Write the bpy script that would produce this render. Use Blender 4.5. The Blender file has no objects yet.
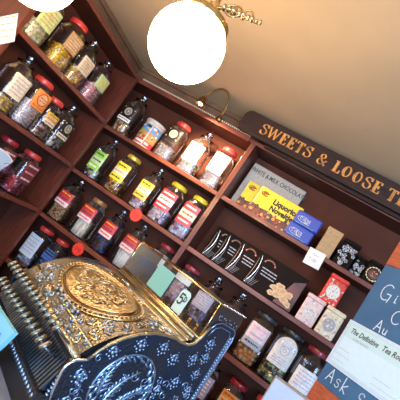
import bpy, bmesh, math, random
from mathutils import Vector, Matrix
PI = math.pi
S = bpy.context.scene
COL = S.collection
random.seed(7)

# ------------------------------------------------------------------ materials
MATS = {}
def mat(name, col, rough=.5, metal=0., noise=0., nscale=20., bump=0., bscale=60., emit=None, estr=0., coat=0., spec=.5, alt=None, stretch=None):
    m = bpy.data.materials.new(name); m.use_nodes = True
    nt = m.node_tree; b = nt.nodes['Principled BSDF']
    b.inputs['Base Color'].default_value = (*col, 1); b.inputs['Roughness'].default_value = rough
    b.inputs['Metallic'].default_value = metal; b.inputs['Coat Weight'].default_value = coat
    b.inputs['Specular IOR Level'].default_value = spec
    tc = nt.nodes.new('ShaderNodeTexCoord')
    vec = tc.outputs['Object']
    if stretch:
        mp = nt.nodes.new('ShaderNodeMapping'); mp.inputs['Scale'].default_value = stretch
        nt.links.new(vec, mp.inputs['Vector']); vec = mp.outputs['Vector']
    if noise or alt:
        n = nt.nodes.new('ShaderNodeTexNoise'); n.inputs['Scale'].default_value = nscale; n.inputs['Detail'].default_value = 5
        nt.links.new(vec, n.inputs['Vector'])
        r = nt.nodes.new('ShaderNodeValToRGB')
        r.color_ramp.elements[0].position = .35; r.color_ramp.elements[1].position = .68
        c2 = alt if alt else tuple(min(1, c*(1+noise)) for c in col)
        c1 = col if alt else tuple(c*(1-noise) for c in col)
        r.color_ramp.elements[0].color = (*c1, 1); r.color_ramp.elements[1].color = (*c2, 1)
        nt.links.new(n.outputs['Fac'], r.inputs['Fac']); nt.links.new(r.outputs['Color'], b.inputs['Base Color'])
    if bump:
        n = nt.nodes.new('ShaderNodeTexNoise'); n.inputs['Scale'].default_value = bscale; n.inputs['Detail'].default_value = 3
        nt.links.new(vec, n.inputs['Vector'])
        bp = nt.nodes.new('ShaderNodeBump'); bp.inputs['Strength'].default_value = bump; bp.inputs['Distance'].default_value = .004
        nt.links.new(n.outputs['Fac'], bp.inputs['Height']); nt.links.new(bp.outputs['Normal'], b.inputs['Normal'])
    if emit:
        b.inputs['Emission Color'].default_value = (*emit, 1); b.inputs['Emission Strength'].default_value = estr
    MATS[name] = m
    return m
def glassmat(name, tint, rough=.04, blend=.25, gcol=(1, 1, 1), haze=0.):
    m = bpy.data.materials.new(name); m.use_nodes = True; nt = m.node_tree
    nt.nodes.remove(nt.nodes['Principled BSDF']); out = nt.nodes['Material Output']
    t = nt.nodes.new('ShaderNodeBsdfTransparent'); t.inputs[0].default_value = (*tint, 1)
    g = nt.nodes.new('ShaderNodeBsdfGlossy'); g.inputs['Roughness'].default_value = rough; g.inputs[0].default_value = (*gcol, 1)
    lw = nt.nodes.new('ShaderNodeLayerWeight'); lw.inputs['Blend'].default_value = blend
    mx = nt.nodes.new('ShaderNodeMixShader')
    nt.links.new(lw.outputs['Fresnel'], mx.inputs[0]); 
    if haze:  # faint white diffuse share imitates haze and reflections on the jar glass
        df = nt.nodes.new('ShaderNodeBsdfDiffuse'); df.inputs[0].default_value = (.85, .82, .78, 1); m2 = nt.nodes.new('ShaderNodeMixShader'); m2.inputs[0].default_value = haze
        nt.links.new(t.outputs[0], m2.inputs[1]); nt.links.new(df.outputs[0], m2.inputs[2]); nt.links.new(m2.outputs[0], mx.inputs[1])
    else: nt.links.new(t.outputs[0], mx.inputs[1])
    nt.links.new(g.outputs[0], mx.inputs[2])
    nt.links.new(mx.outputs[0], out.inputs[0]); MATS[name] = m; return m

mat('wood', (.070, .021, .013), .45, noise=.35, nscale=9, coat=.05, stretch=(1, 6, 14))
mat('woodv', (.13, .034, .020), .38, noise=.3, nscale=9, coat=.15, stretch=(14, 14, 1))
mat('woodback', (.095, .030, .017), .75, noise=.15, nscale=5, spec=.2)
mat('woodedge', (.18, .050, .029), .36, noise=.3, nscale=9, coat=.15, stretch=(1, 6, 14))
mat('signwood', (.045, .021, .014), .55, spec=.25, noise=.35, nscale=7, stretch=(1, 8, 14))
mat('signgold', (.72, .29, .06), .5, .1, noise=.35, nscale=40)
mat('plaster', (.66, .52, .325), .9, noise=.05, nscale=3, bump=.15, bscale=25)
mat('cornice', (.20, .105, .055), .6, noise=.2, nscale=8)
mat('floor', (.16, .10, .07), .6, noise=.3, nscale=4)
mat('counter', (.36, .36, .42), .35, noise=.08, nscale=30)
mat('counterbody', (.08, .04, .03), .5, noise=.3, nscale=5)
mat('brass', (.66, .48, .24), .24, 1., noise=.25, nscale=25)
mat('brassdark', (.30, .17, .06), .35, 1., noise=.3, nscale=30)
mat('domebrass', (.30, .25, .19), .40, 1., bump=1., bscale=150, alt=(.20, .22, .25), nscale=22)
mat('domegold', (.56, .44, .27), .30, 1., bump=1., bscale=110, noise=.2, nscale=30)
mat('darkbronze', (.10, .07, .055), .45, .8, bump=.4)
mat('nickel', (.035, .065, .12), .40, 1., bump=.8, bscale=130, alt=(.085, .08, .09), nscale=9)
mat('nickelrelief', (.36, .48, .66), .32, 1., noise=.3, nscale=60)
mat('nickelslat', (.17, .20, .26), .35, 1., noise=.2, nscale=40)
mat('steelrelief', (.30, .34, .40), .35, 1.)
mat('silver', (.75, .78, .82), .2, 1.)
mat('darkmetal', (.035, .03, .03), .4, .6)
mat('keyrim', (.30, .25, .18), .38, 1.)
mat('keyface', (.26, .31, .22), .3, coat=.4, noise=.3, nscale=90)
mat('keycopper', (.75, .42, .34), .3, coat=.4)
mat('globe', (.9, .85, .75), .3, emit=(1., .64, .32), estr=31)
mat('bulb', (1, .9, .7), .3, emit=(1., .75, .45), estr=25)
for n, c in dict(white=(.92, .89, .84), cream=(.78, .69, .50), offwhite=(.74, .72, .70), black=(.012, .011, .012), ink=(.05, .045, .045),
                 red=(.55, .025, .02), darkred=(.20, .015, .018), brightred=(.85, .06, .04), crimson=(.55, .05, .07), yellow=(.90, .68, .03), gold=(.80, .52, .06),
                 green=(.32, .62, .08), palegreen=(.55, .72, .35), blue=(.05, .09, .45), skyblue=(.15, .38, .68), navy=(.02, .03, .10), orange=(.80, .28, .05),
                 peach=(.80, .45, .22), pink=(.80, .36, .42), palepink=(.80, .62, .64), purple=(.30, .13, .30), brown=(.22, .08, .03), choc=(.09, .032, .015), tan=(.55, .33, .14),
                 biscuit=(.66, .42, .20), grey=(.40, .40, .44), greybeige=(.46, .42, .35), maroon=(.17, .03, .03), teal=(.22, .52, .48), tagmint=(.62, .78, .74),
                 lilac=(.50, .38, .50), lime=(.45, .48, .15), cyan=(.22, .58, .78), cardblue=(.55, .72, .88), certblue=(.50, .72, .78), certpale=(.58, .78, .90)).items():
    mat(n, c, .38, noise=(.02 if n.startswith('cert') or n in ('white', 'cyan', 'cardblue', 'tagmint', 'teal') else .12), nscale=70, coat=.12)
mat('lidred', (.62, .05, .04), .35, coat=.3); mat('lidgold', (.80, .52, .06), .3, .3, coat=.3); mat('lidyellow', (.88, .66, .02), .35, coat=.2)
mat('lidblack', (.02, .018, .02), .35, coat=.3); mat('liddarkred', (.28, .012, .02), .32, coat=.4); mat('lidbrown', (.42, .20, .07), .35, .3)
mat('board', (.030, .10, .22), .75, alt=(.05, .15, .30), nscale=5, bump=.1)
mat('chalk', (.62, .74, .86), .95)
mat('rail', (.42, .10, .045), .45, noise=.3, nscale=10, coat=.2, stretch=(2, 2, 20))
mat('greybox', (.42, .42, .47), .6, noise=.05, nscale=8)
mat('foilgold', (.80, .60, .22), .25, .9); mat('foildark', (.10, .06, .05), .3, .5); mat('foilsilver', (.7, .7, .75), .25, .9)
mat('photobrown', (.20, .05, .04), .4, alt=(.05, .02, .015), nscale=12)
mat('blackgloss', (.012, .007, .006), .7, spec=.12)
mat('florals', (.55, .50, .52), .5, alt=(.22, .16, .20), nscale=85)
glassmat('glass', (.97, .96, .96), .08, .36, haze=.012)
glassmat('glassclear', (.93, .95, .96), .05, .35)
glassmat('pane', (.86, .90, .90), .03, .18)

# ------------------------------------------------------------------ mesh builder
class MB:
    def __init__(s): s.v = []; s.f = []; s.m = []; s.sm = []; s.names = []; s.M = Matrix.Identity(4)
    def mi(s, name):
        if name not in s.names: s.names.append(name)
        return s.names.index(name)
    def add(s, vs, fs, m, smooth=False):
        o = len(s.v); k = s.mi(m)
        s.v += [tuple(s.M @ Vector(p)) for p in vs]
        for f in fs: s.f.append([o+i for i in f]); s.m.append(k); s.sm.append(smooth)
    def box(s, x0, x1, y0, y1, z0, z1, m, rot=None):
        vs = [(x, y, z) for x in (x0, x1) for y in (y0, y1) for z in (z0, z1)]
        if rot: vs = [tuple(rot @ Vector(v)) for v in vs]
        s.add(vs, [(0, 1, 3, 2), (4, 6, 7, 5), (0, 4, 5, 1), (2, 3, 7, 6), (0, 2, 6, 4), (1, 5, 7, 3)], m)
    def bbox(s, x0, x1, y0, y1, z0, z1, m, r=.002, T=None):    # box with chamfered vertical outline and top
        pts = []
        for sx, sy in ((-1, -1), (1, -1), (1, 1), (-1, 1)):
            cx = x0 if sx < 0 else x1; cy = y0 if sy < 0 else y1
            a = (cx-sx*r, cy); b = (cx, cy-sy*r)
            pts += [b, a] if (sx*sy > 0) else [a, b]
        n = len(pts); cxm = (x0+x1)/2; cym = (y0+y1)/2
        def ins(p): return (p[0]-r*(1 if p[0] > cxm else -1), p[1]-r*(1 if p[1] > cym else -1))
        L = [[(*ins(p), z0) for p in pts], [(*p, z0+r) for p in pts], [(*p, z1-r) for p in pts], [(*ins(p), z1) for p in pts]]
        vs = [v for l in L for v in l]
        if T: vs = [tuple(T @ Vector(v)) for v in vs]
        fs = [(k*n+i, k*n+(i+1) % n, (k+1)*n+(i+1) % n, (k+1)*n+i) for k in range(3) for i in range(n)]
        fs += [tuple(range(n))[::-1], tuple(3*n+i for i in range(n))]
        s.add(vs, fs, m)
    def rings(s, rs, m, cap0=True, cap1=True, smooth=True):
        n = len(rs[0]); vs = [v for r in rs for v in r]
        fs = [(k*n+i, k*n+(i+1) % n, (k+1)*n+(i+1) % n, (k+1)*n+i) for k in range(len(rs)-1) for i in range(n)]
        if cap0: fs.append(tuple(range(n))[::-1])
        if cap1: fs.append(tuple((len(rs)-1)*n+i for i in range(n)))
        s.add(vs, fs, m, smooth)
    def lathe(s, prof, m, n=24, c=(0, 0, 0), T=None, sq=None, cap=True):
        rs = []
        for j, (r, z) in enumerate(prof):
            e = sq[j] if sq else 2
            ring = []
            for i in range(n):
                a = 2*PI*i/n; ca, sa = math.cos(a), math.sin(a)
                k = r/((abs(ca)**e+abs(sa)**e)**(1/e)) if r > 0 else 0
                p = Vector((c[0]+k*ca, c[1]+k*sa, c[2]+z))
                ring.append(tuple(T @ p) if T else tuple(p))
            rs.append(ring)
        s.rings(rs, m, cap, cap)
    def tube(s, pts, r, m, n=8, cap=True):
        P = [Vector(p) for p in pts]; rr = r if isinstance(r, (list, tuple)) else [r]*len(P)
        up = None; rs = []
        for i, p in enumerate(P):
            t = (P[min(i+1, len(P)-1)]-P[max(i-1, 0)]).normalized()
            if up is None: up = t.orthogonal().normalized()
            a = (up-t*up.dot(t)); a = a.normalized() if a.length > 1e-6 else t.orthogonal().normalized()
            up = a; b = t.cross(a)
            rs.append([tuple(p+a*math.cos(2*PI*k/n)*rr[i]+b*math.sin(2*PI*k/n)*rr[i]) for k in range(n)])
        s.rings(rs, m, cap, cap)
    def blob(s, c, r, m, sc=(1, 1, 1), n=8, k=5, T=None):
        rs = []
        R = T if T else Matrix.Identity(3)
        for j in range(1, k):
            th = PI*j/k
            rs.append([tuple(Vector(c)+R @ Vector((r*sc[0]*math.sin(th)*math.cos(2*PI*i/n), r*sc[1]*math.sin(th)*math.sin(2*PI*i/n), -r*sc[2]*math.cos(th)))) for i in range(n)])
        vs = [v for q in rs for v in q]
        fs = [(a*n+i, a*n+(i+1) % n, (a+1)*n+(i+1) % n, (a+1)*n+i) for a in range(len(rs)-1) for i in range(n)]
        b = len(vs); vs += [tuple(Vector(c)+R @ Vector((0, 0, -r*sc[2]))), tuple(Vector(c)+R @ Vector((0, 0, r*sc[2])))]
        fs += [(i, b, (i+1) % n)[::-1] for i in range(n)][::1] and [((i+1) % n, i, b) for i in range(n)]
        fs += [((len(rs)-1)*n+i, (len(rs)-1)*n+(i+1) % n, b+1) for i in range(n)]
        s.add(vs, fs, m, True)
    def poly(s, pts, m, f=None, th=0):      # flat polygon in xz mapped by f(x,z)->xyz, optional thickness along +y
        f = f or (lambda x, z: (x, 0, z))
        vs = [f(*p) for p in pts]; n = len(vs)
        if th:
            vs2 = [(x, y+th, z) for x, y, z in vs]
            s.add(vs+vs2, [tuple(range(n)), tuple(range(2*n-1, n-1, -1))]+[(i, i+n, (i+1) % n+n, (i+1) % n) for i in range(n)], m)
        else: s.add(vs, [tuple(range(n))], m)
    def build(s, name, parent=None, loc=None, bevel=0):
        me = bpy.data.meshes.new(name); me.from_pydata(s.v, [], s.f)
        for n in s.names: me.materials.append(MATS[n])
        me.polygons.foreach_set('material_index', s.m); me.polygons.foreach_set('use_smooth', s.sm); me.update()
        bm = bmesh.new(); bm.from_mesh(me); bmesh.ops.recalc_face_normals(bm, faces=bm.faces); bm.to_mesh(me); bm.free()
        o = bpy.data.objects.new(name, me); COL.objects.link(o)
        if parent: o.parent = parent
        if loc: o.location = loc
        if bevel:
            md = o.modifiers.new('bevel', 'BEVEL'); md.width = bevel; md.segments = 2; md.limit_method = 'ANGLE'
        return o
def thing(name, label, cat, loc=(0, 0, 0), rz=0, group=None):
    o = bpy.data.objects.new(name, None); COL.objects.link(o); o.empty_display_size = .05
    o.location = loc; o.rotation_euler = (0, 0, rz); o['label'] = label; o['category'] = cat
    if group: o['group'] = group
    return o
def tag(o, label, cat, group=None):
    o['label'] = label; o['category'] = cat
    if group: o['group'] = group
    return o
def struct(o): o['kind'] = 'structure'; return o
def stuff(o): o['kind'] = 'stuff'; return o

# broad-nib lettering: strokes in a unit box swept by a slanted nib
def arc(cx, cy, rx, ry, a0, a1, n=14): return [(cx+rx*math.cos(math.radians(a0+(a1-a0)*i/n)), cy+ry*math.sin(math.radians(a0+(a1-a0)*i/n))) for i in range(n+1)]
GL = {
 'S': (.62, [arc(.33, .75, .23, .22, 20, 200)+arc(.33, .27, .25, .27, 80, -160), [(.55, .98), (.55, .74)], [(.08, .06), (.08, .30)]]),
 'W': (.98, [[(.02, .97), (.26, .03), (.48, .97)], [(.48, .97), (.70, .03), (.94, .97)], [(-.04, .97), (.12, .97)], [(.86, .97), (1.0, .97)], [(.40, .97), (.56, .97)]]),
 'E': (.60, [[(.14, 0), (.14, .98)], [(.02, .97), (.54, .97), (.54, .80)], [(.14, .52), (.42, .52)], [(.42, .62), (.42, .42)], [(.02, .02), (.56, .02), (.58, .22)], [(.24, .05), (.24, .94)]]),
 'T': (.66, [[(.32, 0), (.32, .95)], [(.02, .78), (.04, .96), (.60, .96), (.62, .78)], [(.18, .01), (.46, .01)], [(.40, .05), (.40, .93)]]),
 '&': (.82, [arc(.36, .76, .17, .19, -60, 270)[::-1]+[(.30, .5), (.74, .02)], arc(.34, .26, .25, .25, 120, 330), [(.55, .14), (.72, .46), (.80, .46)]]),
 'L': (.60, [[(.14, 0), (.14, .98)], [(.0, .97), (.30, .97)], [(.02, .02), (.54, .02), (.58, .26)], [(.24, .05), (.24, .93)]]),
 'O': (.76, [arc(.36, .5, .28, .46, 0, 360, 26), arc(.36, .5, .17, .44, 90, 270, 12)]),
 'A': (.76, [[(.36, .97), (.10, .03)], [(.36, .97), (.64, .03)], [(.18, .36), (.54, .36)], [(.0, .02), (.20, .02)], [(.52, .02), (.76, .02)]]),
 ' ': (.36, []),
}
def nib_text(mb, txt, x, z, h, m, y=0, nib=.12, ang=25, th=.004, sp=.10, f=None, wscale=1.):
    nx, nz = math.cos(math.radians(ang))*nib*h/2, math.sin(math.radians(ang))*nib*h/2
    px, pz = -nz*.35, nx*.35
    lift = 0
    for ch in txt:
        w, strokes = GL[ch]
        for st in strokes:
            for a, b in zip(st, st[1:]):
                A = (x+a[0]*h*wscale, z+a[1]*h); B = (x+b[0]*h*wscale, z+b[1]*h)
                dx, dz = B[0]-A[0], B[1]-A[1]; L = math.hypot(dx, dz) or 1
                # offset is the larger of the nib's projection and a thin minimum
                qx, qz = -dz/L, dx/L; pr = abs(nx*qx+nz*qz); o = max(pr, nib*h*.17)
                ex, ez = dx/L*o*.4, dz/L*o*.4
                lift = (lift+1) % 5; yy = y-lift*.00006
                pts = [(A[0]-ex-qx*o, A[1]-ez-qz*o), (A[0]-ex+qx*o, A[1]-ez+qz*o), (B[0]+ex+qx*o, B[1]+ez+qz*o), (B[0]+ex-qx*o, B[1]+ez-qz*o)]
                mb.poly(pts, m, f or (lambda X, Z, yy=yy: (X, yy, Z)), th)
        x += (w+sp)*h*wscale
    return x
def btext(mb, txt, x, z, h, m, y=0, shear=0, f=None, xs=1., off=0):
    cu = bpy.data.curves.new('t', 'FONT'); cu.body = txt; cu.size = h/.7; cu.shear = shear; cu.resolution_u = 2; cu.offset = off
    o = bpy.data.objects.new('t', cu); COL.objects.link(o)
    bpy.context.view_layer.update()
    me = o.evaluated_get(bpy.context.evaluated_depsgraph_get()).to_mesh()
    f = f or (lambda X, Z: (X, y, Z))
    vs = [f(x+v.co.x*xs, z+v.co.y) for v in me.vertices]; fs = [tuple(p.vertices) for p in me.polygons]
    w = max([v.co.x for v in me.vertices], default=0)*xs
    o.to_mesh_clear(); bpy.data.objects.remove(o); bpy.data.curves.remove(cu)
    mb.add(vs, fs, m); return x+w
def pen(mb, strokes, x, z, h, m, r, y=0, f=None):
    f = f or (lambda X, Z: (X, y, Z))
    for st in strokes:
        for a, b in zip(st, st[1:]):
            A = (x+a[0]*h, z+a[1]*h); B = (x+b[0]*h, z+b[1]*h); dx, dz = B[0]-A[0], B[1]-A[1]; L = math.hypot(dx, dz) or 1
            qx, qz = -dz/L*r, dx/L*r; ex, ez = dx/L*r*.7, dz/L*r*.7
            mb.add([f(A[0]-ex-qx, A[1]-ez-qz), f(A[0]-ex+qx, A[1]-ez+qz), f(B[0]+ex+qx, B[1]+ez+qz), f(B[0]+ex-qx, B[1]+ez-qz)], [(0, 1, 2, 3)], m)

# ------------------------------------------------------------------ the room
XL, XU = -1.745, -1.54           # left wall face, front plane of the side shelving
CEIL = 2.432
def slab(name, x0, x1, y0, y1, z0, z1, m):
    b = MB(); b.box(x0, x1, y0, y1, z0, z1, m); return struct(b.build(name))
slab('floor', -1.9, 3.2, -4.6, .3, -.1, 0, 'floor')
slab('ceiling', -1.9, 3.2, -4.6, .3, CEIL, CEIL+.1, 'plaster')
slab('wall_left', XL-.1, XL, -4.6, .3, 0, CEIL, 'plaster')
slab('wall_back', XL, 3.2, .2, .3, 0, CEIL, 'plaster')

b = MB(); b.box(XL+.001, 3.2, .165, .199, 2.286, CEIL-.001, 'cornice'); b.box(XL+.001, 3.2, .150, .166, 2.40, CEIL-.001, 'cornice'); struct(b.build('trim_1', bevel=.004))
b = MB(); b.box(XL+.001, XL+.035, -.90, .149, 2.286, CEIL-.001, 'cornice'); b.box(XL+.035, XL+.05, -.90, .149, 2.40, CEIL-.001, 'cornice'); struct(b.build('trim_2', bevel=.004))
# ------------------------------------------------------------------ shelving
Z1, Z2, Z3, Z4, Z5 = 1.92, 1.582, 1.25, .915, .58
TOP = 2.262
DX = -.667                        # centre of the divider
XR = 1.05
sh = thing('shelving_unit', 'long dark red-brown wooden shelving across the back wall under the gold-lettered sign', 'shelving unit', (0, 0, 0))
def board(x0, x1, y0, y1, z0, z1, m, name, parent, edge=None):
    b = MB(); b.box(x0, x1, y0+(.006 if edge else 0), y1, z0, z1, m)
    if edge: b.box(x0, x1, y0, y0+.006, z0, z1, edge)
    return b.build(name, parent, bevel=.0015)
board(XL+.001, XR, .184, .199, 0, TOP, 'woodback', 'back_panel', sh)
for z in (Z1, Z2, Z3, Z4, Z5, .1):
    board(XL+.001, DX-.0155, .0, .183, z-.024, z, 'wood', 'shelf', sh, 'woodedge')
    board(DX+.0155, XR-.03, .0, .183, z-.024, z, 'wood', 'shelf', sh, 'woodedge')
board(DX-.015, DX+.015, -.004, .183, 0, TOP, 'woodv', 'divider', sh)
board(XR-.029, XR, -.004, .183, 0, TOP, 'woodv', 'side_panel', sh)
board(XL+.001, XR, .0, .199, TOP+.001, TOP+.022, 'wood', 'top_board', sh, 'woodedge')
b = MB(); b.box(XU+.02, -.70, -.012, -.001, TOP-.004, TOP+.034, 'woodedge')
x = XU+.03
while x < -.705:
    b.blob((x, -.015, TOP+.028), .0055, 'cream', n=6, k=4); x += .0145
b.build('beaded_crown', sh)

su = thing('shelving_unit', 'dark wooden sweet-jar shelving on the left side wall, meeting the back shelves at a corner', 'shelving unit', (0, 0, 0))
YE = -.895
def board2(x0, x1, y0, y1, z0, z1, m, name, edge=None):
    b = MB(); b.box(x0, x1-(.006 if edge else 0), y0, y1, z0, z1, m)
    if edge: b.box(x1-.006, x1, y0, y1, z0, z1, edge)
    return b.build(name, su, bevel=.0015)
board2(XL+.001, XL+.014, YE, -.001, 0, TOP, 'woodback', 'back_panel')
LZ = .012
for z in (Z1+LZ, Z2+LZ, Z3+LZ, Z4, Z5, .1): board2(XL+.015, XU, YE+.025, -.032, z-.024, z, 'wood', 'shelf', 'woodedge')
board2(XL+.015, XU+.003, YE, YE+.024, 0, TOP, 'woodv', 'side_panel')
board2(XL+.015, XU-.002, -.031, -.006, 0, TOP, 'woodv', 'corner_post')
board2(XL+.001, XU, YE, -.006, TOP+.001, TOP+.022, 'wood', 'top_board', 'woodedge')

# the painted sign above the shelves
sg = thing('shop_sign', 'long dark wooden fascia sign with gold capital lettering above the right-hand shelves', 'sign', (0, -.051, 2.287))
b = MB()
pts = [(-.775, 0), (XR, 0), (XR, .132), (-.765, .132), (-.785, .122), (-.797, .10), (-.797, .03), (-.790, .01)]
b.poly(pts, 'signwood', None, .028); b.build('sign_board', sg, bevel=.003)
xx = -.668
for wd, lab in (('SWEETS', None), ('&', None), ('LOOSE', None), ('TEA', None)):
    b = MB(); xx = nib_text(b, wd, xx, .032, .064, 'signgold', y=-.0008, nib=.15, th=.0005, sp=.135, wscale=1.03)+.030
    b.build('painted_word', sg)
b = MB(); b.box(-.60, XR-.01, .0285, .0505, -.018, .020, 'signwood'); b.build('mounting_batten', sg)
b = MB(); b.box(-.77, XR, -.012, 0, -.006, .008, 'signwood'); b.build('lower_moulding', sg, bevel=.002)

# ------------------------------------------------------------------ sweet jars
def surf_y(x, r, e=4): 
    t = min(1, abs(x/r)); return -r*(1-t**e)**(1/e)
def jar_meshes(r, h, shoulder=.68):
    neck = r*.66
    prof = [(r*.86, 0), (r*.97, .004), (r, .014), (r, h*shoulder), (r*.98, h*(shoulder+.04)), (r*.88, h*(shoulder+.09)), (neck*1.08, h*(shoulder+.15)), (neck, h*(shoulder+.18)), (neck, h*.90)]
    return prof, [4, 4, 4, 4, 4, 3.4, 2.4, 2, 2], neck
def label_mesh(spec, r, h):
    kind = spec[0]; b = MB(); W = r*.80
    z0, z1 = spec[1]*h, spec[2]*h
    f = lambda off: (lambda X, Z: (X, surf_y(X, r)-off, Z))
    def band(a, c, m, w=W, off=.0012):
        N = 8
        for i in range(N):
            xa, xb = -w+2*w*i/N, -w+2*w*(i+1)/N
            b.poly([(xa, a), (xb, a), (xb, c), (xa, c)], m, f(off))
    def words(a, c, m, rows=2, w=W*.75, off=.0020):
        hh = (c-a)/rows
        rg = random.Random(int(a*1e5)+rows)
        for k in range(rows):
            x = -w
            while x < w-.004:
                l = rg.uniform(.006, .02); xe = min(w, x+l)
                b.poly([(x, a+k*hh+hh*.34), (xe, a+k*hh+hh*.34), (xe, a+k*hh+hh*.64), (x, a+k*hh+hh*.64)], m, f(off)); x = xe+.003
    def ring(cx, cz, r0, r1, m, off=.0020, n=20, a0=0, a1=360):
        for i in range(n):
            t0, t1 = math.radians(a0+(a1-a0)*i/n), math.radians(a0+(a1-a0)*(i+1)/n)
            b.poly([(cx+r0*math.cos(t0), cz+r0*math.sin(t0)), (cx+r1*math.cos(t0), cz+r1*math.sin(t0)), (cx+r1*math.cos(t1), cz+r1*math.sin(t1)), (cx+r0*math.cos(t1), cz+r0*math.sin(t1))], m, f(off))
    H = z1-z0
    if kind == 'emblem':                      # dark label, round emblem above a pale band
        base, ringc, bandc = spec[3:6]
        band(z0, z1, base); cz = z0+H*.66
        ring(0, cz, r*.34, r*.41, ringc); ring(0, cz, r*.16, r*.20, ringc); ring(0, cz, 0.0001, r*.09, ringc)
        for k in range(12):
            t = 2*PI*k/12; b.poly([(r*.27*math.cos(t)+q[0], cz+r*.27*math.sin(t)+q[1]) for q in ((-.002, -.002), (.002, -.002), (.002, .002), (-.002, .002))], ringc, f(.0021))
        band(z0+H*.05, z0+H*.27, bandc, W*.96, .0020); words(z0+H*.09, z0+H*.25, 'ink', 1, W*.8, .0028)
        for s_ in (-1, 1): ring(s_*r*.60, z1-H*.14, .002, .004, ringc); ring(s_*r*.60, z0+H*.40, .002, .004, ringc)
    elif kind == 'bands':                     # coloured bands, top to bottom
        cs = spec[3]; n = len(cs)
        for k, c in enumerate(cs):
            a, c1 = z1-H*(k+1)/n, z1-H*k/n
            band(a, c1, c)
            words(a+H*.05, c1-H*.03, spec[4][k], 2 if n < 3 else 1)
    elif kind == 'circle':                    # coloured label, big round badge and strip
        base, rc, fc = spec[3:6]; band(z0, z1, base); ring(0, z0+H*.58, 0.0001, r*.44, fc); ring(0, z0+H*.58, r*.44, r*.52, rc)
        words(z0+H*.42, z0+H*.72, 'ink', 2, r*.32, .0028); words(z0+H*.06, z0+H*.2, rc, 1)
    elif kind == 'plain':
        band(z0, z1, spec[3]); words(z0+H*.12, z0+H*.92, spec[4], 5)
        ring(0, z0+H*.55, r*.16, r*.2, spec[4], .0027)
    elif kind == 'arch':
        band(z0, z0+H*.72, spec[3]); ring(0, z0+H*.719, 0.0001, W*.99, spec[3], .0012, 16, 0, 180)
        ring(0, z0+H*.62, r*.30, r*.34, spec[4]); ring(0, z0+H*.62, r*.1, r*.14, spec[4]); words(z0+H*.1, z0+H*.36, spec[4], 3)
    return b
def sweets_mesh(kind, cols, r, h, fill, seed):
    rg = random.Random(seed); b = MB(); ri = r-.006
    top = h*fill
    core = min(ri*.72, ri)
    b.lathe([(core*.95, .006), (core, .012), (core, top*.9), (core*.6, top*.97)], cols[0], 12, sq=[3, 3, 3, 3])
    if kind == 'stick':
        for i in range(26):
            a = 2*PI*i/26+rg.uniform(-.1, .1); k = (ri-.012)*rg.uniform(.7, .97)/((abs(math.cos(a))**4+abs(math.sin(a))**4)**.25)
            x, y = k*math.cos(a), k*math.sin(a); l = top*rg.uniform(.75, 1.12)
            sx = rg.uniform(-.018, .018)
            x2 = max(-ri*.85, min(ri*.85, x+sx)); y2 = y*.96
            b.tube([(x, y, .010), (x2, y2, l)], .0075, rg.choice(cols), 6)
        return b
    s_ = {'ball': .0100, 'big': .0135, 'chunk': .0112, 'wrap': .0122, 'tiny': .0060}[kind]
    step = s_*1.75; z = .006+s_
    lim = ri-s_*.95
    def piece(x, y, z):
        R = Matrix.Rotation(rg.uniform(0, PI), 3, 'Z') @ Matrix.Rotation(rg.uniform(0, PI), 3, 'X')
        c = rg.choice(cols)
        if kind in ('chunk', 'wrap'):
            q = s_*rg.uniform(.72, .95)
            vs = [tuple(Vector((x, y, z))+R @ Vector((sx*q*(1.0 if kind == 'chunk' else 1.2), sy*q*.8, sz*q*.7))) for sx in (-1, 1) for sy in (-1, 1) for sz in (-1, 1)]
            b.add(vs, [(0, 1, 3, 2), (4, 6, 7, 5), (0, 4, 5, 1), (2, 3, 7, 6), (0, 2, 6, 4), (1, 5, 7, 3)], c)
        else:
            b.blob((x, y, z), s_*rg.uniform(.85, 1.05), c, (1, 1, rg.uniform(.75, 1)), 6, 4, R)
    while z < top:
        per = int(4*2*lim*.93/step)
        for i in range(per):
            a = 2*PI*(i+rg.uniform(-.2, .2)+(.5 if int(z/step) % 2 else 0))/per; k = lim/((abs(math.cos(a))**4+abs(math.sin(a))**4)**.25)
            k *= rg.uniform(.94, 1)
            piece(k*math.cos(a), k*math.sin(a), z+rg.uniform(-.2, .2)*s_)
        z += step*.92
    g = -lim*.8
    while g < lim*.8:
        q = -lim*.8
        while q < lim*.8:
            piece(g+rg.uniform(-.3, .3)*s_, q+rg.uniform(-.3, .3)*s_, top-s_*.3+rg.uniform(-.6, .6)*s_); q += step*1.1
        g += step*1.1
    return b
SW = {}
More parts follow.
